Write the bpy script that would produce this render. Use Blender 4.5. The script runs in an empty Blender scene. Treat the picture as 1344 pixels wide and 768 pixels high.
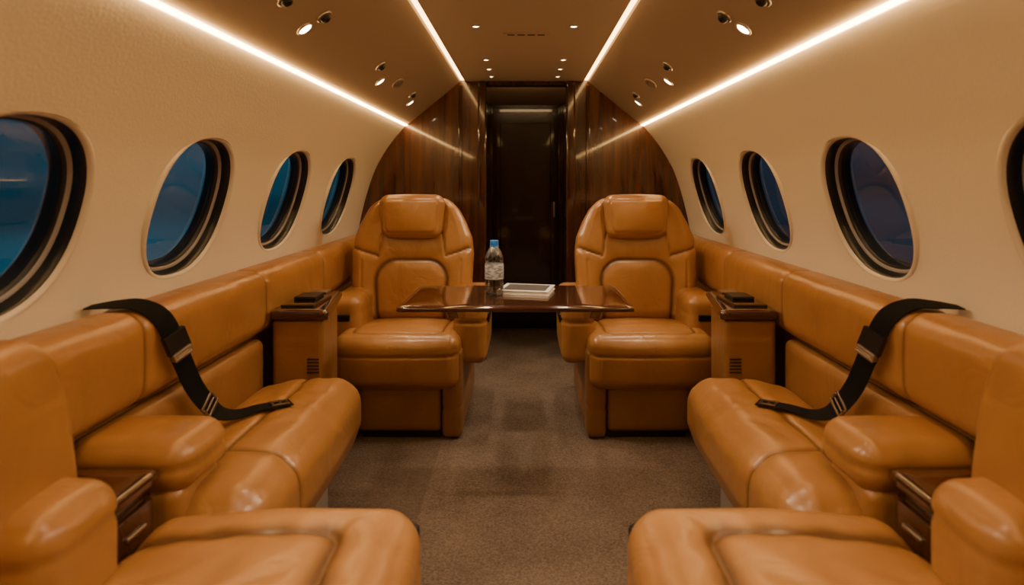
import bpy, bmesh, math
import numpy as np
from mathutils import Vector, Matrix
C = bpy.context.scene.collection

# ------------------------------------------------------------------ materials
def new_mat(name):
    m = bpy.data.materials.new(name); m.use_nodes = True
    nt = m.node_tree; b = nt.nodes["Principled BSDF"]
    return m, nt, b
def N(nt, t, **kw):
    n = nt.nodes.new(t)
    for k, v in kw.items(): setattr(n, k, v)
    return n
def simple(name, col, rough=.5, metal=0, coat=0, emit=None, es=0, bump=0, bscale=200, spec=.5):
    m, nt, b = new_mat(name)
    b.inputs["Base Color"].default_value = (*col, 1)
    b.inputs["Roughness"].default_value = rough
    b.inputs["Metallic"].default_value = metal
    b.inputs["Coat Weight"].default_value = coat
    b.inputs["Specular IOR Level"].default_value = spec
    if emit:
        b.inputs["Emission Color"].default_value = (*emit, 1)
        b.inputs["Emission Strength"].default_value = es
    tc = N(nt, "ShaderNodeTexCoord"); no = N(nt, "ShaderNodeTexNoise")
    no.inputs["Scale"].default_value = bscale
    nt.links.new(tc.outputs["Object"], no.inputs["Vector"])
    if bump:
        bp = N(nt, "ShaderNodeBump"); bp.inputs["Strength"].default_value = bump
        bp.inputs["Distance"].default_value = .002
        nt.links.new(no.outputs["Fac"], bp.inputs["Height"])
        nt.links.new(bp.outputs["Normal"], b.inputs["Normal"])
    return m
def ramp2(nt, src, c1, c2, p1=.3, p2=.7):
    r = N(nt, "ShaderNodeValToRGB")
    r.color_ramp.elements[0].position = p1; r.color_ramp.elements[0].color = (*c1, 1)
    r.color_ramp.elements[1].position = p2; r.color_ramp.elements[1].color = (*c2, 1)
    nt.links.new(src, r.inputs["Fac"]); return r
def leather_mat(name, c1, c2, rough=.36):
    m, nt, b = new_mat(name)
    tc = N(nt, "ShaderNodeTexCoord")
    n1 = N(nt, "ShaderNodeTexNoise"); n1.inputs["Scale"].default_value = 5; n1.inputs["Detail"].default_value = 4
    nt.links.new(tc.outputs["Object"], n1.inputs["Vector"])
    r = ramp2(nt, n1.outputs["Fac"], c1, c2)
    at = N(nt, "ShaderNodeAttribute"); at.attribute_name = "seam"
    mx = N(nt, "ShaderNodeMix", data_type='RGBA'); mx.inputs[7].default_value = (.06, .022, .007, 1)
    mu = N(nt, "ShaderNodeMath", operation='MULTIPLY'); mu.inputs[1].default_value = .8; mu.use_clamp = True
    nt.links.new(at.outputs["Fac"], mu.inputs[0]); nt.links.new(mu.outputs[0], mx.inputs[0])
    nt.links.new(r.outputs["Color"], mx.inputs[6])
    nt.links.new(mx.outputs[2], b.inputs["Base Color"])
    b.inputs["Roughness"].default_value = rough
    b.inputs["Specular IOR Level"].default_value = .65
    v = N(nt, "ShaderNodeTexVoronoi"); v.inputs["Scale"].default_value = 240
    nt.links.new(tc.outputs["Object"], v.inputs["Vector"])
    b1 = N(nt, "ShaderNodeBump"); b1.inputs["Strength"].default_value = .15; b1.inputs["Distance"].default_value = .001
    nt.links.new(v.outputs["Distance"], b1.inputs["Height"])
    n2 = N(nt, "ShaderNodeTexNoise"); n2.inputs["Scale"].default_value = 6; n2.inputs["Detail"].default_value = 2.5
    n2.inputs["Distortion"].default_value = 1.6
    nt.links.new(tc.outputs["Object"], n2.inputs["Vector"])
    b2 = N(nt, "ShaderNodeBump"); b2.inputs["Strength"].default_value = .36; b2.inputs["Distance"].default_value = .014
    nt.links.new(n2.outputs["Fac"], b2.inputs["Height"])
    nt.links.new(b1.outputs["Normal"], b2.inputs["Normal"])
    nt.links.new(b2.outputs["Normal"], b.inputs["Normal"])
    return m
def wood_mat(name, c1, c2, rough=.18, axis='Z', coat=.6, p1=.3, p2=.75):
    m, nt, b = new_mat(name)
    tc = N(nt, "ShaderNodeTexCoord"); mp = N(nt, "ShaderNodeMapping")
    s = {'Z': (16, 16, 1.0), 'X': (1.2, 14, 14), 'Y': (14, 1.2, 14)}[axis]
    mp.inputs["Scale"].default_value = s
    nt.links.new(tc.outputs["Object"], mp.inputs["Vector"])
    n1 = N(nt, "ShaderNodeTexNoise"); n1.inputs["Scale"].default_value = 1.6; n1.inputs["Detail"].default_value = 8
    n1.inputs["Distortion"].default_value = .5
    nt.links.new(mp.outputs["Vector"], n1.inputs["Vector"])
    r = ramp2(nt, n1.outputs["Fac"], c1, c2, p1, p2)
    nt.links.new(r.outputs["Color"], b.inputs["Base Color"])
    b.inputs["Roughness"].default_value = rough
    b.inputs["Coat Weight"].default_value = coat; b.inputs["Coat Roughness"].default_value = .05
    return m

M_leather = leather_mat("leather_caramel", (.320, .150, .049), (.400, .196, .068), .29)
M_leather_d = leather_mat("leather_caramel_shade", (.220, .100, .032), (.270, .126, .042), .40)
M_walnut = wood_mat("walnut_gloss", (.034, .011, .005), (.115, .038, .0150), .2, coat=.8)
M_walnut_x = wood_mat("walnut_gloss_table", (.028, .009, .005), (.072, .024, .011), .10, 'X', coat=1)
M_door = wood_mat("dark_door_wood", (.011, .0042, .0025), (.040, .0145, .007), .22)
M_post = wood_mat("post_wood", (.030, .010, .0048), (.070, .024, .011), .12)
M_wall = simple("cabin_wall_fabric", (.78, .72, .635), .7, bump=.35, bscale=120)
M_ceil = simple("ceiling_fabric", (.41, .33, .255), .8, bump=.25, bscale=160)
M_black = simple("black_plastic", (.010, .010, .011), .3)
M_gloss = simple("black_gloss", (.008, .007, .007), .08, coat=1)
M_belt = simple("belt_webbing", (.0045, .0045, .005), .85, bump=.6, bscale=500, spec=.2)
M_metal = simple("brushed_metal", (.55, .5, .43), .28, 1)
M_brass = simple("buckle_metal", (.40, .34, .27), .3, 1)
M_frame = simple("window_dark_frame", (.008, .010, .015), .3)
M_bezel = simple("window_cream_bezel", (.68, .63, .56), .4)
M_lining = simple("window_lining", (.30, .29, .32), .4)
M_plinth = simple("grey_plinth", (.34, .31, .28), .6)
M_led = simple("led_warm", (1, .8, .5), .5, emit=(1, .58, .21), es=11)
M_ledc = simple("led_warm_cove", (1, .8, .5), .5, emit=(1, .58, .21), es=36)
M_lens = simple("lamp_lens", (1, .9, .7), .3, emit=(1, .74, .45), es=30)
M_vest = simple("vestibule_ceiling", (.55, .45, .34), .7)
M_slot = simple("dark_slot", (.006, .005, .005), .6)
M_page = simple("paper_pages", (.72, .68, .60), .8, bump=.5, bscale=900)
M_cap = simple("blue_cap", (.02, .16, .55), .35)

# carpet
M_carpet, nt, b = new_mat("carpet_brown")
tc = N(nt, "ShaderNodeTexCoord")
n1 = N(nt, "ShaderNodeTexNoise"); n1.inputs["Scale"].default_value = 150; n1.inputs["Detail"].default_value = 4
n2 = N(nt, "ShaderNodeTexNoise"); n2.inputs["Scale"].default_value = 4; n2.inputs["Detail"].default_value = 6
for n in (n1, n2): nt.links.new(tc.outputs["Object"], n.inputs["Vector"])
mx = N(nt, "ShaderNodeMath", operation='MULTIPLY_ADD'); mx.inputs[1].default_value = .35
ms = N(nt, "ShaderNodeMath", operation='MULTIPLY'); ms.inputs[1].default_value = .65
nt.links.new(n1.outputs["Fac"], ms.inputs[0]); nt.links.new(n2.outputs["Fac"], mx.inputs[0]); nt.links.new(ms.outputs[0], mx.inputs[2])
r = ramp2(nt, mx.outputs[0], (.090, .066, .050), (.225, .168, .130), .34, .66)
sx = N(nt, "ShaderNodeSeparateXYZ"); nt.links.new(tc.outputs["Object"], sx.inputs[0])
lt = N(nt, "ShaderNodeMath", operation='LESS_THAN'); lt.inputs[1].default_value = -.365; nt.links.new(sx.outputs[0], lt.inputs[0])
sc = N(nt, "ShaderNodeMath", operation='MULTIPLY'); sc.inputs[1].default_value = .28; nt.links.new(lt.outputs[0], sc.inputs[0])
dk = N(nt, "ShaderNodeMix", data_type='RGBA'); dk.inputs[7].default_value = (.05, .035, .026, 1)  # left side darker: carpet panel boundary, partly chair shade painted into the colour
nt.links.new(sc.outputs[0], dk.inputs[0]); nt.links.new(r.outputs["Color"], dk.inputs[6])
nt.links.new(dk.outputs[2], b.inputs["Base Color"]); b.inputs["Roughness"].default_value = .95
b.inputs["Specular IOR Level"].default_value = .15
bp = N(nt, "ShaderNodeBump"); bp.inputs["Strength"].default_value = 1; bp.inputs["Distance"].default_value = .006
nt.links.new(n1.outputs["Fac"], bp.inputs["Height"]); nt.links.new(bp.outputs["Normal"], b.inputs["Normal"])

# thin glass
def thin_glass(name, tint, fac_scale=1.0, rough=.02):
    m = bpy.data.materials.new(name); m.use_nodes = True; nt = m.node_tree; nt.nodes.clear()
    o = N(nt, "ShaderNodeOutputMaterial"); mixs = N(nt, "ShaderNodeMixShader")
    t = N(nt, "ShaderNodeBsdfTransparent"); g = N(nt, "ShaderNodeBsdfGlossy")
    t.inputs["Color"].default_value = (*tint, 1); g.inputs["Roughness"].default_value = rough
    fr = N(nt, "ShaderNodeFresnel"); fr.inputs["IOR"].default_value = 1.45
    mu = N(nt, "ShaderNodeMath", operation='MULTIPLY'); mu.inputs[1].default_value = fac_scale
    nt.links.new(fr.outputs[0], mu.inputs[0]); nt.links.new(mu.outputs[0], mixs.inputs[0])
    nt.links.new(t.outputs[0], mixs.inputs[1]); nt.links.new(g.outputs[0], mixs.inputs[2])
    nt.links.new(mixs.outputs[0], o.inputs["Surface"])
    return m
M_glass = thin_glass("window_glass", (.85, .9, .95), .12)
M_pet = thin_glass("clear_plastic", (.88, .91, .93), 2.6, .10)

# ------------------------------------------------------------------ helpers
def link(o, parent=None, loc=None):
    C.objects.link(o)
    if parent is not None:
        o.parent = parent
        if loc is not None: o.location = Vector(loc) - parent.location
    elif loc is not None: o.location = loc
    return o
def mesh_obj(name, verts, faces, mat, smooth=True, parent=None, loc=(0, 0, 0), rot=None):
    me = bpy.data.meshes.new(name); me.from_pydata([tuple(v) for v in verts], [], faces); me.update()
    me.materials.append(mat)
    o = bpy.data.objects.new(name, me)
    if smooth:
        for p in me.polygons: p.use_smooth = True
    link(o, parent, loc)
    if rot: o.rotation_euler = rot
    return o
def empty(name, loc, label, cat, group=None):
    o = bpy.data.objects.new(name, None); C.objects.link(o); o.location = loc
    o.empty_display_size = .05
    o["label"] = label; o["category"] = cat
    if group: o["group"] = group
    return o
def setp(o, label, cat, group=None):
    o["label"] = label; o["category"] = cat
    if group: o["group"] = group
    return o

def soft_box(name, lo, hi, r, mat, parent=None, rot=None, res=.014, puff=(0, 0, 0), groove=None, deform=None):
    lo = np.array(lo, float); hi = np.array(hi, float)
    h = (hi - lo) / 2; c = (hi + lo) / 2
    r = min(r, h.min() * .98)
    P = []; F = []; off = 0
    for ax in range(3):
        u, v = [(1, 2), (2, 0), (0, 1)][ax]
        nu = max(4, int(2 * h[u] / res)); nv = max(4, int(2 * h[v] / res))
        def samp(n, hh):
            s = np.linspace(-1, 1, n + 1)
            return (s * .8 + np.sin(s * math.pi / 2) * .2) * hh
        U, V = np.meshgrid(samp(nu, h[u]), samp(nv, h[v]), indexing='ij')
        for s in (-1, 1):
            A = np.zeros(U.shape + (3,)); A[..., u] = U; A[..., v] = V; A[..., ax] = s * h[ax]
            P.append(A.reshape(-1, 3))
            idx = np.arange((nu + 1) * (nv + 1)).reshape(nu + 1, nv + 1) + off
            a = idx[:-1, :-1].ravel(); b_ = idx[1:, :-1].ravel(); c_ = idx[1:, 1:].ravel(); d = idx[:-1, 1:].ravel()
            F += list(zip(a, b_, c_, d)) if s > 0 else list(zip(a, d, c_, b_))
            off += (nu + 1) * (nv + 1)
    P = np.vstack(P)
    Q = np.clip(P, -(h - r), h - r)
    D = P - Q; L = np.linalg.norm(D, axis=1, keepdims=True); Nn = D / np.maximum(L, 1e-9)
    R = Q + Nn * r
    T = np.clip(P / h, -1, 1)
    O = R.copy()
    for ax in range(3):
        u, v = [(1, 2), (2, 0), (0, 1)][ax]
        if puff[ax]:
            O[:, ax] += puff[ax] * Nn[:, ax] * (1 - T[:, u] ** 2) * (1 - T[:, v] ** 2)
    seam = np.zeros(len(O))
    if groove is not None:
        g = groove(R, Nn)
        O -= Nn * g[:, None]
        seam = np.clip((g - .005) / .006, 0, 1)
    if deform is not None: O = deform(O, h)
    me = bpy.data.meshes.new(name)
    me.from_pydata(O.tolist(), [], [tuple(int(i) for i in f) for f in F])
    at = me.attributes.new("seam", 'FLOAT', 'POINT'); at.data.foreach_set("value", seam.astype(np.float32))
    bm = bmesh.new(); bm.from_mesh(me); bmesh.ops.remove_doubles(bm, verts=bm.verts, dist=.0004)
    bm.to_mesh(me); bm.free()
    for p in me.polygons: p.use_smooth = True
    me.materials.append(mat)
    o = bpy.data.objects.new(name, me)
    link(o, parent, tuple(c))
    if rot: o.rotation_euler = rot
    return o
def gl(dist, w=.005, d=.006):
    return d * np.exp(-(dist / w) ** 2)
def rrect(x, y, cx, cy, hx, hy, rr):
    qx = np.abs(x - cx) - hx + rr; qy = np.abs(y - cy) - hy + rr
    return np.hypot(np.maximum(qx, 0), np.maximum(qy, 0)) + np.minimum(np.maximum(qx, qy), 0) - rr

def lathe(name, prof, mat, n=32, parent=None, loc=(0, 0, 0), rot=None, sx=1, sy=1):
    V = []; F = []
    for (rr, z) in prof:
        for i in range(n):
            a = 2 * math.pi * i / n; V.append((rr * math.cos(a) * sx, rr * math.sin(a) * sy, z))
    for k in range(len(prof) - 1):
        for i in range(n):
            j = (i + 1) % n
            F.append((k * n + i, k * n + j, (k + 1) * n + j, (k + 1) * n + i))
    F.append(tuple(range(n))[::-1]); F.append(tuple(range((len(prof) - 1) * n, len(prof) * n)))
    return mesh_obj(name, V, F, mat, True, parent, loc, rot)
def box(name, lo, hi, mat, bev=.004, parent=None, rot=None):
    lo = Vector(lo); hi = Vector(hi); c = (lo + hi) / 2; h = (hi - lo) / 2
    bm = bmesh.new(); bmesh.ops.create_cube(bm, size=2)
    for v in bm.verts: v.co = Vector((v.co.x * h.x, v.co.y * h.y, v.co.z * h.z))
    if bev: bmesh.ops.bevel(bm, geom=bm.edges[:], offset=bev, segments=3, profile=.5, affect='EDGES')
    me = bpy.data.meshes.new(name); bm.to_mesh(me); bm.free(); me.materials.append(mat)
    o = bpy.data.objects.new(name, me); link(o, parent, c)
    if rot: o.rotation_euler = rot
    return o

def duplicate_thing(root, loc=None, mirror=False, label=None):
    def cp(o, par):
        n = o.copy(); C.objects.link(n); n.parent = par
        for ch in [c for c in bpy.data.objects if c.parent == o]:
            cp(ch, n)
        return n
    n = cp(root, None)
    if mirror:
        n.location.x = -root.location.x; n.scale.x = -root.scale.x
    if loc is not None: n.location = loc
    if label: n["label"] = label
    return n

# ------------------------------------------------------------------ cabin shell
prof_pts = [(.775, 1.530), (.86, 1.43), (.925, 1.335), (.985, 1.22), (1.035, 1.07), (1.072, .92), (1.09, .80), (1.10, .66), (1.10, .45), (1.07, .2), (1.02, 0), (1.0, -.05)]
def smooth_profile(pts, n=5):
    out = []
    P = [np.array(p) for p in pts]; P = [2 * P[0] - P[1]] + P + [2 * P[-1] - P[-2]]
    for i in range(1, len(P) - 2):
        for k in range(n):
            t = k / n
            p0, p1, p2, p3 = P[i - 1:i + 3]
            out.append(.5 * ((2 * p1) + (-p0 + p2) * t + (2 * p0 - 5 * p1 + 4 * p2 - p3) * t * t + (-p0 + 3 * p1 - 3 * p2 + p3) * t ** 3))
    out.append(P[-2]); return out
PR = smooth_profile(prof_pts)
Y0, Y1 = -1.2, 4.06
WC = Vector((1.034, 0, 1.076)); TILT = math.radians(16.5)
WYS = {-1: [3.37, 2.63, 1.89, 1.21], 1: [3.42, 2.61, 1.84, 1.08]}
WA, WB = .212, .226
def sup(a, b_, n=64, e=2.35):
    out = []
    for i in range(n):
        t = 2 * math.pi * i / n
        c_, s_ = math.cos(t), math.sin(t)
        out.append((a * math.copysign(abs(c_) ** (2 / e), c_), b_ * math.copysign(abs(s_) ** (2 / e), s_)))
    return out
def wframe(side, y):
    n = Vector((side * math.cos(TILT), 0, math.sin(TILT)))
    v = Vector((-side * math.sin(TILT), 0, math.cos(TILT)))
    u = v.cross(n)
    m = Matrix((u, v, n)).transposed().to_4x4()
    m.translation = Vector((side * WC.x, y, WC.z)); return m

def make_wall(side):
    inner = [(side * p[0], p[1]) for p in PR]
    outer = []
    for i, p in enumerate(PR):
        a = PR[max(0, i - 1)]; b_ = PR[min(len(PR) - 1, i + 1)]
        t = np.array(b_) - np.array(a); t /= np.linalg.norm(t)
        nn = np.array([-t[1], t[0]]);
        if nn[0] < 0: nn = -nn
        outer.append((side * (p[0] + nn[0] * .06), p[1] + nn[1] * .06))
    ring = inner + outer[::-1]; k = len(ring)
    ny = 30; V = []; F = []
    for j in range(ny + 1):
        y = Y0 + (Y1 - Y0) * j / ny
        V += [(x, y, z) for x, z in ring]
    for j in range(ny):
        for i in range(k):
            i2 = (i + 1) % k
            F.append((j * k + i, j * k + i2, (j + 1) * k + i2, (j + 1) * k + i))
    F.append(tuple(range(k))[::-1]); F.append(tuple(range(ny * k, (ny + 1) * k)))
    o = mesh_obj("wall_left" if side < 0 else "wall_right", V, F, M_wall)
    bm = bmesh.new(); bm.from_mesh(o.data); bmesh.ops.recalc_face_normals(bm, faces=bm.faces); bm.to_mesh(o.data); bm.free()
    cv = []; cf = []; s = sup(WA + .002, WB + .002)
    n = len(s)
    for y in WYS[side]:
        m = wframe(side, y); off = len(cv)
        for d in (-.1, .25):
            for (a, b_) in s: cv.append(m @ Vector((a, b_, d)))
        for i in range(n):
            j = (i + 1) % n; cf.append((off + i, off + j, off + n + j, off + n + i))
        cf.append(tuple(off + i for i in range(n))[::-1]); cf.append(tuple(off + n + i for i in range(n)))
    c = mesh_obj("cutter", cv, cf, M_wall)
    bm = bmesh.new(); bm.from_mesh(c.data); bmesh.ops.recalc_face_normals(bm, faces=bm.faces); bm.to_mesh(c.data); bm.free()
    md = o.modifiers.new("b", 'BOOLEAN'); md.operation = 'DIFFERENCE'; md.object = c; md.solver = 'EXACT'
    dg = bpy.context.evaluated_depsgraph_get()
    me = bpy.data.meshes.new_from_object(o.evaluated_get(dg))
    o.modifiers.clear(); o.data = me
    bpy.data.objects.remove(c)
    bpy.context.view_layer.objects.active = o; o.select_set(True)
    bpy.ops.object.shade_smooth_by_angle(angle=math.radians(25)); o.select_set(False)
    o["kind"] = "structure"
    return o
make_wall(-1); make_wall(1)

def ring_strip(name, loops, mat, parent, e=2.35, close=False):
    V = []; F = []; n = 64
    for (ins, d) in loops:
        V += [(a, b_, d) for a, b_ in sup(WA - ins, WB - ins, n, e)]
    for k in range(len(loops) - 1):
        for i in range(n):
            j = (i + 1) % n
            F.append((k * n + i, k * n + j, (k + 1) * n + j, (k + 1) * n + i))
    if close:
        F.append(tuple(range((len(loops) - 1) * n, len(loops) * n)))
    return mesh_obj(name, V, F, mat, True, parent, None)
wi = 0
for side in (-1, 1):
    for y in WYS[side]:
        wi += 1
        e = bpy.data.objects.new("window_%d" % wi, None); C.objects.link(e)
        e.matrix_world = wframe(side, y); e["kind"] = "structure"; e.empty_display_size = .05
        ring_strip("window_bezel", [(-.004, .03), (-.008, .004), (-.007, -.010), (-.001, -.014), (.006, -.010), (.008, -.002)], M_bezel, e)
        ring_strip("window_reveal", [(.008, -.002), (.011, .002), (.013, .015), (.015, .026)], M_frame, e)
        ring_strip("window_lining", [(.015, .026), (.018, .026), (.022, .029), (.024, .032)], M_lining, e)
        ring_strip("window_gasket", [(.024, .032), (.029, .034), (.031, .042), (.032, .07)], M_frame, e)
        ring_strip("window_pane", [(.028, .042), (.10, .042), (.17, .042)], M_glass, e, close=True)

# ceiling
cz = 1.815
def prism_y(name, poly, y0, y1, mat, smooth=False, parent=None):
    k = len(poly)
    V = [(x, y0, z) for x, z in poly] + [(x, y1, z) for x, z in poly]
    F = [(i, (i + 1) % k, k + (i + 1) % k, k + i) for i in range(k)] + [tuple(range(k))[::-1], tuple(range(k, 2 * k))]
    o = mesh_obj(name, V, F, mat, smooth, parent)
    bm = bmesh.new(); bm.from_mesh(o.data); bmesh.ops.recalc_face_normals(bm, faces=bm.faces); bm.to_mesh(o.data); bm.free()
    return o
ceil = prism_y("ceiling", [(-.778, 1.54), (-.766, 1.532), (-.422, 1.812), (-.412, 1.835), (-.395, 1.835), (-.39, cz), (.39, cz), (.395, 1.835), (.412, 1.835), (.422, 1.812), (.766, 1.532), (.778, 1.54), (.88, 1.60), (.45, 1.93), (-.45, 1.93), (-.88, 1.60)], Y0, Y1, M_ceil)
ceil["kind"] = "structure"
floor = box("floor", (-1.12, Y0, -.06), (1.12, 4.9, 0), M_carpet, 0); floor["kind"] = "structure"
wf = prism_y("wall_front", [(x, z) for x, z in [(-p[0], p[1]) for p in PR][::-1]] + [(-.4, 1.84), (.4, 1.84)] + [(p[0], p[1]) for p in PR], Y0 - .06, Y0, M_walnut)
wf["kind"] = "structure"

# bulkhead
for side, xin in ((-1, .30), (1, .33)):
    poly = [(side * xin, 0), (side * xin, 1.84), (side * .405, 1.84), (side * .78, 1.535)] + [(side * p[0], p[1]) for p in PR if p[1] < 1.52 and p[1] > 0] + [(side * 1.02, 0)]
    o = prism_y("wall_back_left" if side < 0 else "wall_back_right", poly, 4.0, 4.055, M_walnut); o["kind"] = "structure"
tn = 0
def trim(lo, hi, mat, bev=.004):
    global tn
    tn += 1
    o = box("trim_%d" % tn, lo, hi, mat, bev); o["kind"] = "structure"; return o
trim((-.302, 3.95, 0), (-.245, 4.06, 1.812), M_post, .012)
trim((.272, 3.95, 0), (.332, 4.06, 1.812), M_post, .012)
trim((-.245, 3.97, 1.785), (.272, 4.06, 1.812), M_post)
trim((-.43, 3.985, 0), (-.405, 4.0, 1.79), M_post)
trim((.405, 3.985, 0), (.43, 4.0, 1.79), M_post)
# vestibule
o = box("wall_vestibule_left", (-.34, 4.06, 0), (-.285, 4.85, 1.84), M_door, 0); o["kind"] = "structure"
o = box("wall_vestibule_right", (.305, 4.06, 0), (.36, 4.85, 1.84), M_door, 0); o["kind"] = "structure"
o = prism_y("ceiling_vestibule", [(-.34, 1.83), (.36, 1.83), (.36, 1.85), (-.34, 1.85)], 4.06, 4.85, M_vest)
for v in o.data.vertices:
    if v.co.y > 4.5 and v.co.z < 1.84: v.co.z = 1.765
o["kind"] = "structure"
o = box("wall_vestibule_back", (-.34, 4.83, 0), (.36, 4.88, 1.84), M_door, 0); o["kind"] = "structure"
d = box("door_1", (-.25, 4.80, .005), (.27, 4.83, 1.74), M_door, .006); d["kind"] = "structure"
box("door_panel", (-.19, 4.788, .12), (.21, 4.802, 1.62), M_door, .006, parent=d)
box("door_handle", (.228, 4.765, .88), (.241, 4.80, 1.0), M_metal, .004, parent=d)
trim((-.285, 4.79, 0), (-.25, 4.83, 1.765), M_post); trim((.27, 4.79, 0), (.305, 4.83, 1.765), M_post)

# light strips
def strip(name, pts, label, mat):
    o = prism_y(name, pts, Y0 + .02, 3.99, mat)
    setp(o, label, "light", "ceiling light strips"); return o
for s in (-1, 1):
    strip("light_strip", [(s * .392, 1.822), (s * .416, 1.822), (s * .416, 1.832), (s * .392, 1.832)], "slim warm white strip light recessed in the flat ceiling panel", M_led)
for s in (-1, 1):
    strip("light_strip", [(s * .762, 1.526), (s * .777, 1.521), (s * .780, 1.536), (s * .766, 1.531)], "warm white cove strip light above the window wall", M_ledc)
o = box("light_strip", (-.22, 4.062, 1.797), (.25, 4.078, 1.812), simple("vestibule_fill_glow", (1, .8, .5), .5, emit=(1, .66, .32), es=14), .002)  # hidden glowing strip, added to brighten the vestibule ceiling and door
setp(o, "unseen warm glow strip added behind the doorway header to light the vestibule", "light", "ceiling light strips")

# downlights / nozzles
TA = math.atan2(.29, .37)
def slope_pos(t, y, side):
    return Vector((side * (.422 + .344 * t), y, 1.812 - .28 * t))
def downlight(loc, ry, rad, power, lab, spot=True, ang=105):
    e = empty("downlight", loc, lab, "light", "cabin downlights"); e.rotation_euler = (0, ry, 0)
    R = rad
    a = lathe("bezel_ring", [(R * 1.35, .004), (R * 1.35, -.003), (R * 1.15, -.007), (R * 1.0, -.004), (R * .95, .004)], M_metal, 28, None)
    a.parent = e
    b_ = lathe("lamp_lens", [(R * 1.0, .0), (R * .97, -.003), (R * .5, -.005), (R * .02, -.006)], M_lens, 28, None)
    b_.parent = e
    if spot:
        L = bpy.data.lights.new("downlight_lamp", 'SPOT'); L.energy = power; L.color = (1, .79, .56)
        L.spot_size = math.radians(ang); L.spot_blend = .9; L.shadow_soft_size = .025
        lo = bpy.data.objects.new("lamp_beam", L); C.objects.link(lo); lo.parent = e; lo.location = (0, 0, -.02)
    return e
def nozzle(loc, ry):
    e = empty("air_nozzle", loc, "small dark swivelling air nozzle set in ceiling panel", "air vent", "ceiling air nozzles"); e.rotation_euler = (0, ry, 0)
    a = lathe("nozzle_ring", [(.026, .004), (.026, -.004), (.020, -.007), (.018, -.002), (.018, .004)], M_metal, 24); a.parent = e
    b_ = lathe("nozzle_ball", [(.018, 0), (.018, -.008), (.013, -.016), (.009, -.018), (.007, -.012), (.001, -.012)], M_black, 24); b_.parent = e
    return e
for s in (-1, 1):
    for y, pw in ((-.6, 6), (.2, 12), (.95, 19), (1.84, 22), (2.80, 22), (3.54, 20)):
        downlight(slope_pos(.70, y, s), s * TA, .021, pw, "round warm downlight in the sloped ceiling panel", ang=84)
    for (t, y) in ((.55, 1.86), (.62, 1.62), (.57, 2.62), (.60, 3.42)):
        nozzle(slope_pos(t, y, s), s * TA)
    e = empty("ceiling_oval_vent", slope_pos(.60, 3.03, s), "small oval perforated vent flush in ceiling panel", "air vent", "oval ceiling vents"); e.rotation_euler = (0, s * TA, 0)  # oval air vent flush in each sloped panel
    a = lathe("vent_rim", [(.034, .004), (.034, -.004), (.029, -.006), (.027, -.002)], M_ceil, 28, sy=1.8); a.parent = e
    b_ = lathe("vent_mesh", [(.028, 0), (.026, -.004), (.02, -.0045), (.018, -.002), (.012, -.002), (.010, -.0045), (.001, -.0045)], M_lining, 28, sy=1.8); b_.parent = e
for y in (-.4, .8, 1.7, 2.58, 3.28, 3.55, 3.8):
    for x in (-.205, .21):
        downlight(Vector((x, y, cz)), 0, .014, 11, "small round downlight in the flat ceiling panel", spot=(y in (.8, 1.7, 2.58, 3.28)), ang=85)
e = empty("ceiling_vent", (0.01, 2.72, cz), "slim slotted air vent in the flat ceiling panel", "air vent")
a = box("vent_rim", (-.095, 2.70, cz - .005), (.115, 2.74, cz + .004), M_ceil, .002, parent=e)
for i in range(4):
    x = -.075 + i * .045
    box("vent_slot", (x, 2.712, cz - .0065), (x + .032, 2.728, cz - .004), M_slot, .001, parent=e)

# ------------------------------------------------------------------ aft chair (facing camera)
CX = .575
chair = empty("lounge_chair", (CX, 3.0, 0), "caramel leather cabin armchair with headrest, facing the table", "chair", "cabin armchairs facing the table")
def g_seat(P, Nn):
    top = np.clip(Nn[:, 2] * 1.5, 0, 1)
    dd = np.abs(rrect(P[:, 0], P[:, 1], 0, .06, .205, .27, .05))
    g = top * (gl(dd, .005, .007) + gl(dd, .022, .004))
    front = np.clip(-Nn[:, 1] * 1.2 - .1, 0, 1)
    g = g + front * gl(np.abs(P[:, 2] - .035), .005, .008)
    return g
def d_seat(O, h):
    O[:, 2] -= .035 * np.clip((O[:, 1] + .1) / .4, 0, 1) * (O[:, 2] > 0)
    return O
soft_box("seat_cushion", (CX - .283, 2.69, .225), (CX + .283, 3.22, .47), .055, M_leather, chair, res=.008, puff=(.008, .018, .02), groove=g_seat, deform=d_seat)
def g_back(P, Nn):
    f = np.clip(-Nn[:, 1] * 1.5, 0, 1)
    x, z = P[:, 0], P[:, 2]
    dd = rrect(x, z, 0, -.21, .185, .205, .11)
    g = gl(np.abs(dd), .006, .010) + gl(np.abs(dd), .028, .008)
    ax = np.abs(x)
    zl = .015 + (ax - .17) * .30
    g = np.maximum(g, (gl(np.abs(z - zl), .005, .009) + gl(np.abs(z - zl), .02, .004)) * (ax > .175))
    g = np.maximum(g, gl(np.abs(rrect(x, z, 0, -.08, .255, .355, .10)), .005, .006) * (z < .0))
    g = np.maximum(g, gl(np.abs(ax - (.175 - .12 * np.clip(z, 0, 1))), .005, .009) * (z > .01))
    return f * g
def d_back(O, h):
    t = (O[:, 2] + h[2]) / (2 * h[2])
    w = np.interp(t, [0, .12, .3, .55, .68, .8, .9, 1.0], [.90, .94, .98, 1.0, .97, .87, .76, .62])
    xn = O[:, 0] / h[0]
    O[:, 0] *= w
    O[:, 1] -= .06 * np.abs(xn) ** 2.5 * (O[:, 1] < 0)
    return O
soft_box("backrest", (CX - .31, 3.14, .43), (CX + .31, 3.28, 1.065), .065, M_leather, chair, rot=(math.radians(-9), 0, 0), res=.007, puff=(0, .02, .0), groove=g_back, deform=d_back)
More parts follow.
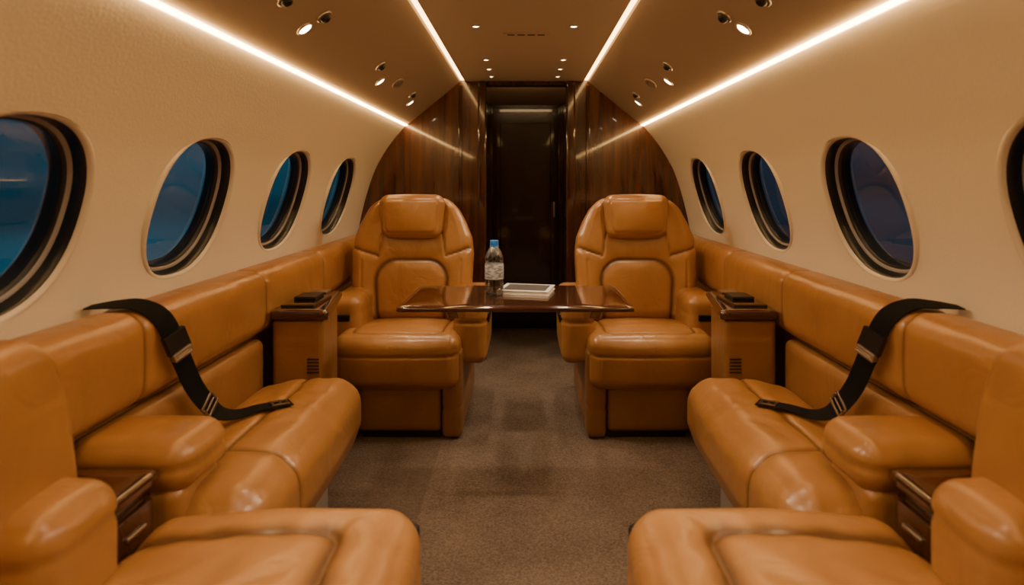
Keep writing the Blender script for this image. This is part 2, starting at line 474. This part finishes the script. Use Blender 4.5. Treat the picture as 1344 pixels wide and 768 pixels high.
def g_headr(P, Nn):
    return np.clip(1.4 * np.maximum(-Nn[:, 1], 0), 0, 1) * gl(np.abs(rrect(P[:, 0], P[:, 2], 0, 0, .135, .085, .03)), .004, .005)
soft_box("headrest", (CX - .158, 3.085, .868), (CX + .158, 3.195, 1.085), .042, M_leather, chair, rot=(math.radians(-5), 0, 0), res=.007, puff=(.004, .016, .006), groove=g_headr,
         deform=lambda O, h: np.stack([O[:, 0] * (1 + .06 * O[:, 2] / h[2]), O[:, 1], O[:, 2]], 1))
def g_arm(P, Nn):
    return np.clip(1 - np.abs(Nn[:, 2]) * 1.5, 0, 1) * gl(np.abs(P[:, 2] - .045), .005, .008)
soft_box("armrest", (CX + .195, 2.84, .36), (CX + .345, 3.30, .615), .04, M_leather, chair, res=.010, puff=(.004, .006, .006), groove=g_arm)
soft_box("armrest", (CX - .40, 2.81, .31), (CX - .245, 3.30, .615), .04, M_leather, chair, res=.010, puff=(.004, .006, .006), groove=g_arm)
box("armrest_latch", (CX + .235, 2.828, .505), (CX + .315, 2.85, .535), M_black, .005, parent=chair)
box("control_panel", (CX - .41, 2.88, .49), (CX - .395, 3.06, .53), M_black, .004, parent=chair)
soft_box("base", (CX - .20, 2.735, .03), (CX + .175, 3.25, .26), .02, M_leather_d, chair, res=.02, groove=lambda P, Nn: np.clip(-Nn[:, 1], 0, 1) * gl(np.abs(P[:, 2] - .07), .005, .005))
box("toe_plinth", (CX - .20, 2.755, 0), (CX + .155, 3.23, .04), M_black, .004, parent=chair)
def g_sk(P, Nn):
    return np.clip(1 - np.abs(Nn[:, 2]) * 1.5, 0, 1) * gl(np.abs(P[:, 2] + .06), .005, .006)
soft_box("side_skirt", (CX - .295, 2.725, .005), (CX - .205, 3.45, .40), .025, M_leather_d, chair, res=.014, groove=g_sk)
duplicate_thing(chair, mirror=True)

# ------------------------------------------------------------------ divan
DX = .8
div = empty("divan", (DX, 1.74, 0), "caramel leather side-facing divan under the cabin windows", "sofa", "side divans")
def g_dseat(P, Nn):
    top = np.clip(Nn[:, 2] * 1.6, 0, 1)
    side = np.clip(-Nn[:, 0] * 1.4, 0, 1)
    x, y = P[:, 0], P[:, 1]
    d1 = np.abs(x + .02 + .005 * np.sin(y * 9)); d2 = np.abs(y + .20)
    g = top * (gl(d1, .005, .007) + gl(d1, .025, .005))
    g = np.maximum(g, np.maximum(top, side) * (gl(d2, .005, .008) + gl(d2, .03, .006)))
    g = g + top * .0022 * (np.sin(x * 38 + 3 * np.sin(y * 7)) * np.sin(y * 23 + 2)) ** 2
    return g
def d_dseat(O, h):
    O[:, 2] -= .045 * np.clip((O[:, 0]) / h[0], 0, 1) * (O[:, 2] > 0)
    lowf = np.clip((-O[:, 2]) / h[2], 0, 1)
    O[:, 0] += .05 * lowf * (O[:, 0] < 0)
    return O
soft_box("seat_cushion", (.565, 1.295, .175), (.965, 2.175, .475), .085, M_leather, div, res=.008, puff=(.012, .01, .012), groove=g_dseat, deform=d_dseat)
box("plinth", (.68, 1.32, 0), (.98, 2.12, .20), M_plinth, .01, parent=div)
soft_box("lower_back", (.925, 1.30, .38), (.985, 2.18, .597), .028, M_leather_d, div, res=.02, puff=(.01, 0, 0))
soft_box("arm_body", (.728, 1.288, .22), (.985, 1.47, .50), .03, M_leather, div, res=.012)
soft_box("arm_pad", (.712, 1.284, .478), (.985, 1.485, .596), .048, M_leather, div, res=.009, puff=(.006, .004, .004),
         groove=lambda P, Nn: np.clip(-Nn[:, 0] + -Nn[:, 1], 0, 1) * gl(np.abs(P[:, 2] - .005), .004, .006))
duplicate_thing(div, mirror=True)

# continuous padded ledge along each wall
e = empty("padded_side_ledge", (1.02, 2.19, 0), "long padded caramel leather ledge running below the cabin windows", "wall padding", "padded side ledges")
def g_led(P, Nn):
    y = P[:, 1] + 2.195
    f = np.clip(np.maximum(-Nn[:, 0], Nn[:, 2]) * 1.5, 0, 1)
    g = 0
    for s_ in (1.50, 2.20, 2.83, .85):
        dd = np.abs(y - s_); g = g + gl(dd, .005, .007) + gl(dd, .018, .005)
    return f * g + np.clip(-Nn[:, 0], 0, 1) * .0015 * np.sin(y * 17) * np.sin(P[:, 2] * 30 + y * 5)
soft_box("ledge_bolster", (.930, .45, .60), (1.080, 3.94, .835), .055, M_leather, e, res=.009, puff=(.006, 0, 0), groove=g_led)
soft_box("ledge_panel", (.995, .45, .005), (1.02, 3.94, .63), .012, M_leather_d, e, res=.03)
duplicate_thing(e, mirror=True)

# console beside divan
con = empty("side_console", (.84, 2.38, 0), "leather covered side console with glossy walnut top", "side table", "walnut topped side consoles")
def taper(O, h):
    t = (O[:, 1] + h[1]) / (2 * h[1])
    O[:, 0] = np.where(O[:, 0] < 0, O[:, 0] + .07 * t, O[:, 0]); return O
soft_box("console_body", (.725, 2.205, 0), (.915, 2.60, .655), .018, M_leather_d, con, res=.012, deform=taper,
         groove=lambda P, Nn: np.clip(-Nn[:, 1], 0, 1) * gl(np.abs(P[:, 2] - .27), .005, .006))
soft_box("console_top", (.705, 2.190, .652), (.918, 2.61, .69), .012, M_walnut_x, con, res=.02, deform=taper)
box("recessed_tray", (.775, 2.25, .688), (.90, 2.46, .700), M_gloss, .004, parent=con)
box("tray_lid", (.80, 2.34, .699), (.885, 2.44, .712), M_black, .004, parent=con)
box("metal_latch", (.81, 2.50, .688), (.88, 2.56, .704), M_metal, .003, parent=con)
for i in range(5):
    box("louvre", (.742, 2.201, .462 + i * .012), (.785, 2.207, .466 + i * .012), M_frame, .001, parent=con)
duplicate_thing(con, mirror=True)

# near wood side table
nt_ = empty("side_cabinet", (.85, 1.19, 0), "low glossy dark walnut side cabinet next to divan arm", "side table", "low walnut side cabinets")
soft_box("cabinet_body", (.775, 1.125, 0), (.98, 1.272, .525), .012, M_door, nt_, res=.03)
soft_box("cabinet_top", (.76, 1.115, .525), (.982, 1.280, .555), .010, M_walnut_x, nt_, res=.02)
box("drawer_front", (.766, 1.14, .40), (.776, 1.26, .50), M_walnut_x, .003, parent=nt_)
box("drawer_handle", (.760, 1.17, .455), (.768, 1.23, .465), M_metal, .003, parent=nt_)
box("control_panel", (.80, 1.118, .43), (.95, 1.127, .49), M_gloss, .003, parent=nt_)
duplicate_thing(nt_, mirror=True)

# ------------------------------------------------------------------ near chair facing the aisle
fc = empty("lounge_chair", (.55, .95, 0), "caramel leather cabin armchair turned toward the aisle", "chair", "cabin armchairs turned to the aisle")
def g_fs(P, Nn):
    top = np.clip(Nn[:, 2] * 1.6, 0, 1)
    dd = np.abs(rrect(P[:, 0], P[:, 1], .10, 0, .24, .165, .04))
    g = top * (gl(dd, .005, .008) + gl(dd, .03, .010))
    fr = np.clip(-Nn[:, 0] * 1.4, 0, 1)
    g = np.maximum(g, fr * gl(np.abs(P[:, 2] - .02), .005, .007))
    g = g + top * .003 * (np.sin(P[:, 0] * 30 + 2 * np.sin(P[:, 1] * 9)) * np.sin(P[:, 1] * 21 + 1)) ** 2
    return g
soft_box("seat_cushion", (.205, .67, .265), (.748, 1.255, .505), .07, M_leather, fc, res=.007, puff=(.01, .008, .015), groove=g_fs,
         deform=lambda O, h: np.stack([O[:, 0], O[:, 1], O[:, 2] - .02 * np.clip(O[:, 0] / h[0], 0, 1)], 1))
soft_box("backrest", (.785, .58, .38), (.885, 1.10, .895), .048, M_leather, fc, rot=(0, math.radians(3), 0), res=.012, puff=(.015, 0, .0),
         deform=lambda O, h: np.stack([O[:, 0], O[:, 1] * np.interp(O[:, 2] / h[2], [-1, 0, .5, .8, 1], [1, 1, .95, .85, .7]), O[:, 2]], 1))
for (y0, y1) in ((.885, 1.07), (.58, .70)):
    soft_box("armrest", (.695, y0, .42), (.915, y1, .645), .045, M_leather, fc, res=.009, puff=(.006, .006, .01),
             groove=lambda P, Nn: np.clip(1 - np.abs(Nn[:, 2]) * 1.4, 0, 1) * gl(np.abs(P[:, 2] - .05), .005, .008))
soft_box("base", (.30, .72, .03), (.72, 1.20, .285), .02, M_leather_d, fc, res=.03)
box("toe_plinth", (.32, .74, 0), (.70, 1.18, .04), M_black, .004, parent=fc)
soft_box("recline_lever", (.212, 1.22, .41), (.235, 1.25, .455), .010, M_black, fc, res=.01)
duplicate_thing(fc, mirror=True)

# ------------------------------------------------------------------ table
tb = empty("folding_table", (-.03, 2.28, 0), "glossy dark walnut table between the armchairs", "table")
soft_box("table_top", (-.435, 2.06, .710), (.375, 2.51, .730), .008, M_walnut_x, tb, res=.03)
box("table_rail", (-.31, 2.30, .690), (.25, 2.36, .711), M_black, .003, parent=tb)
for s in (-1, 1):
    xa = s * .285
    prof = [(2.30, .711, .02), (2.44, .711, .02), (2.50, .66, .02), (2.792, .585, .015), (2.800, .55, .015), (2.78, .53, .015), (2.47, .60, .02), (2.30, .69, .02)]
    k = len(prof)
    V = [(xa - w, y, z) for y, z, w in prof] + [(xa + w, y, z) for y, z, w in prof]
    F = [(i, (i + 1) % k, k + (i + 1) % k, k + i) for i in range(k)] + [tuple(range(k))[::-1], tuple(range(k, 2 * k))]
    o = mesh_obj("table_support", [(v[0] + .03, v[1] - 2.28, v[2]) for v in V], F, M_post, False, tb, None)
    bm = bmesh.new(); bm.from_mesh(o.data); bmesh.ops.recalc_face_normals(bm, faces=bm.faces)
    bmesh.ops.bevel(bm, geom=bm.edges[:], offset=.003, segments=2, affect='EDGES'); bm.to_mesh(o.data); bm.free()

# bottle
TZ = .7302
bt = empty("water_bottle", (-.112, 2.28, TZ), "clear plastic water bottle with blue cap on the table", "bottle")
pr = [(.004, .002), (.026, 0), (.033, .004), (.0345, .012), (.0345, .03)]
for i in range(4):
    z = .035 + i * .008; pr += [(.0345, z), (.0325, z + .004)]
pr += [(.0345, .068), (.0345, .118), (.0345, .122), (.033, .126), (.0345, .130), (.034, .140), (.029, .158), (.020, .174), (.0135, .182), (.0130, .188)]
o = lathe("bottle_body", pr, M_pet, 40); o.parent = bt
M_lab, nt, b = new_mat("bottle_label_film")
tc = N(nt, "ShaderNodeTexCoord"); nz = N(nt, "ShaderNodeTexNoise"); nz.inputs["Scale"].default_value = 60
mp = N(nt, "ShaderNodeMapping"); mp.inputs["Scale"].default_value = (1, 1, 3); nt.links.new(tc.outputs["Object"], mp.inputs[0]); nt.links.new(mp.outputs[0], nz.inputs["Vector"])
rl = ramp2(nt, nz.outputs["Fac"], (.25, .27, .29), (.62, .64, .66), .42, .56); nt.links.new(rl.outputs["Color"], b.inputs["Base Color"])
b.inputs["Alpha"].default_value = .75; b.inputs["Roughness"].default_value = .3
o = lathe("bottle_label", [(.0349, .062), (.0352, .063), (.0352, .117), (.0349, .118)], M_lab, 40); o.parent = bt
o = lathe("bottle_cap", [(.0150, .186), (.0155, .187), (.0155, .203), (.0145, .205), (.001, .2055)], M_cap, 32); o.parent = bt
o = lathe("neck_ring", [(.0145, .180), (.017, .182), (.017, .184), (.0145, .186)], M_cap, 32); o.parent = bt

# book
M_cover, nt, b = new_mat("book_cover")
tc = N(nt, "ShaderNodeTexCoord"); sp = N(nt, "ShaderNodeSeparateXYZ"); nt.links.new(tc.outputs["Generated"], sp.inputs[0])
def band(out, lo, hi):
    a = N(nt, "ShaderNodeMath", operation='GREATER_THAN'); a.inputs[1].default_value = lo
    c_ = N(nt, "ShaderNodeMath", operation='LESS_THAN'); c_.inputs[1].default_value = hi
    nt.links.new(out, a.inputs[0]); nt.links.new(out, c_.inputs[0])
    m_ = N(nt, "ShaderNodeMath", operation='MULTIPLY'); nt.links.new(a.outputs[0], m_.inputs[0]); nt.links.new(c_.outputs[0], m_.inputs[1]); return m_.outputs[0]
m1 = N(nt, "ShaderNodeMath", operation='MULTIPLY'); nt.links.new(band(sp.outputs[0], .08, .92), m1.inputs[0]); nt.links.new(band(sp.outputs[1], .12, .92), m1.inputs[1])
mixc = N(nt, "ShaderNodeMix", data_type='RGBA'); mixc.inputs[6].default_value = (.66, .64, .60, 1); mixc.inputs[7].default_value = (.09, .085, .085, 1)
nt.links.new(m1.outputs[0], mixc.inputs[0]); nt.links.new(mixc.outputs[2], b.inputs["Base Color"]); b.inputs["Roughness"].default_value = .35
M_white = simple("white_cover", (.66, .64, .60), .4)
e = empty("book", (.010, 2.355, TZ), "flat white paperback with dark cover picture beside the water bottle", "book"); e.rotation_euler = (0, 0, math.radians(-12))
w, dpt, th = .195, .165, .0155
for (n, lo, hi, m, bv) in (("page_block", (-w / 2 + .003, -dpt / 2 + .003, .0015), (w / 2 - .003, dpt / 2 - .003, th - .0015), M_page, .001),
                           ("front_cover", (-w / 2, -dpt / 2, th - .002), (w / 2, dpt / 2, th), M_cover, .0006),
                           ("back_cover", (-w / 2, -dpt / 2, 0), (w / 2, dpt / 2, .002), M_white, .0006),
                           ("book_spine", (-w / 2 - .001, -dpt / 2, 0), (-w / 2 + .002, dpt / 2, th), M_white, .0006)):
    o = box(n, lo, hi, m, bv); o.parent = e

# ------------------------------------------------------------------ seat belts
def catmull(pts, n=10):
    P = [Vector(p) for p in pts]; P = [2 * P[0] - P[1]] + P + [2 * P[-1] - P[-2]]; out = []
    for i in range(1, len(P) - 2):
        for k in range(n):
            t = k / n; p0, p1, p2, p3 = P[i - 1:i + 3]
            out.append(.5 * ((2 * p1) + (-p0 + p2) * t + (2 * p0 - 5 * p1 + 4 * p2 - p3) * t * t + (-p0 + 3 * p1 - 3 * p2 + p3) * t ** 3))
    out.append(P[-2]); return out
def ribbon(name, pts, nrm, width, th, mat, parent):
    P = catmull(pts); Nm = catmull(nrm)
    V = []; F = []
    for i, p in enumerate(P):
        t = (P[min(i + 1, len(P) - 1)] - P[max(i - 1, 0)]).normalized()
        n = Nm[i].normalized(); s = t.cross(n).normalized(); n = s.cross(t).normalized()
        for a, b_ in ((-1, 0), (-1, 1), (1, 1), (1, 0)):
            V.append(p + s * a * width / 2 + n * b_ * th - parent.location)
    for i in range(len(P) - 1):
        for k in range(4):
            F.append((i * 4 + k, i * 4 + (k + 1) % 4, i * 4 + 4 + (k + 1) % 4, i * 4 + 4 + k))
    F.append((0, 1, 2, 3)); e_ = (len(P) - 1) * 4; F.append((e_ + 3, e_ + 2, e_ + 1, e_))
    o = mesh_obj(name, V, F, mat, False, parent, None)
    return P, Nm
belt = empty("seat_belt", (.90, 1.66, .5), "black webbing seat belt with metal buckles draped over divan", "seat belt", "seat belts on the divans")
bp_ = [(1.075, 1.50, .842), (1.02, 1.515, .846), (.965, 1.53, .842), (.917, 1.55, .80), (.895, 1.585, .70), (.880, 1.63, .60), (.855, 1.68, .525), (.82, 1.73, .492), (.765, 1.78, .494), (.70, 1.83, .49)]
bn_ = [(0, 0, 1), (0, -.2, 1), (-.4, -.3, 1), (-1, -.5, .4), (-1, -.5, .1), (-1, -.5, .3), (-.7, -.4, .7), (-.2, -.1, 1), (0, 0, 1), (0, 0, 1)]
P, Nm = ribbon("strap", bp_, bn_, .052, .003, M_belt, belt)
def clip(name, i, w, l, h, mat, hole=False):
    t = (P[i + 1] - P[i - 1]).normalized(); n = Nm[i].normalized(); s = t.cross(n).normalized(); n = s.cross(t).normalized()
    bm = bmesh.new()
    def addb(x0, x1, y0, y1, z0, z1):
        r_ = bmesh.ops.create_cube(bm, size=1)
        for v in r_['verts']:
            v.co = Vector(((x0 + x1) / 2 + v.co.x * (x1 - x0), (y0 + y1) / 2 + v.co.y * (y1 - y0), (z0 + z1) / 2 + v.co.z * (z1 - z0)))
    if hole:
        q = .008
        addb(-w / 2, w / 2, -l / 2, -l / 2 + q, 0, h); addb(-w / 2, w / 2, l / 2 - q, l / 2, 0, h)
        addb(-w / 2, -w / 2 + q, -l / 2 + q, l / 2 - q, 0, h); addb(w / 2 - q, w / 2, -l / 2 + q, l / 2 - q, 0, h)
        addb(-w / 2 + q, w / 2 - q, -.003, .003, 0, h)
    else:
        addb(-w / 2, w / 2, -l / 2, l / 2, 0, h)
    bmesh.ops.bevel(bm, geom=bm.edges[:], offset=.0018, segments=2, affect='EDGES')
    me = bpy.data.meshes.new(name); bm.to_mesh(me); bm.free(); me.materials.append(mat)
    o = bpy.data.objects.new(name, me); C.objects.link(o); o.parent = belt
    m = Matrix((s, t, n)).transposed().to_4x4(); m.translation = P[i] + n * .002 - belt.location
    o.matrix_local = m
    return o
clip("buckle", 36, .064, .055, .014, M_black)
clip("buckle_release", 39, .054, .022, .02, M_metal, True)
clip("adjuster", 57, .062, .04, .008, M_brass, True)
clip("tongue", 86, .04, .05, .006, M_brass, True)
duplicate_thing(belt, mirror=True)

# ------------------------------------------------------------------ world (dusk outside)
w = bpy.data.worlds.new("World"); bpy.context.scene.world = w; w.use_nodes = True
nt = w.node_tree; bg = nt.nodes["Background"]
tc = N(nt, "ShaderNodeTexCoord"); sp = N(nt, "ShaderNodeSeparateXYZ"); nt.links.new(tc.outputs["Generated"], sp.inputs[0])
r1 = N(nt, "ShaderNodeMapRange"); r1.inputs[1].default_value = -.3; r1.inputs[2].default_value = .3
nt.links.new(sp.outputs[0], r1.inputs[0])
mc = N(nt, "ShaderNodeMix", data_type='RGBA'); mc.inputs[6].default_value = (.009, .062, .095, 1); mc.inputs[7].default_value = (.013, .024, .038, 1)
nt.links.new(r1.outputs[0], mc.inputs[0])
mp = N(nt, "ShaderNodeMapping"); mp.inputs["Scale"].default_value = (1.0, 1.0, 5)
nt.links.new(tc.outputs["Generated"], mp.inputs[0])
no = N(nt, "ShaderNodeTexNoise"); no.inputs["Scale"].default_value = 2.2; no.inputs["Detail"].default_value = 1
nt.links.new(mp.outputs[0], no.inputs["Vector"])
rr = ramp2(nt, no.outputs["Fac"], (.5, .5, .5), (1.5, 1.5, 1.5), .35, .72)
mm = N(nt, "ShaderNodeMix", data_type='RGBA', blend_type='MULTIPLY'); mm.inputs[0].default_value = 1
nt.links.new(mc.outputs[2], mm.inputs[6]); nt.links.new(rr.outputs["Color"], mm.inputs[7])
nt.links.new(mm.outputs[2], bg.inputs["Color"]); bg.inputs["Strength"].default_value = 1.0

# ------------------------------------------------------------------ camera
cd = bpy.data.cameras.new("camera"); cam = bpy.data.objects.new("camera", cd); C.objects.link(cam)
cam.location = (0, 0, 1.15); cam.rotation_euler = (math.pi / 2, 0, 0)
cd.sensor_width = 36; cd.lens = 36 * 800 / 1344
cd.shift_x = -16 / 1344; cd.shift_y = -144 / 1344
cd.clip_start = .02
cd.dof.use_dof = True; cd.dof.focus_distance = 2.7; cd.dof.aperture_fstop = 2.4
bpy.context.scene.camera = cam
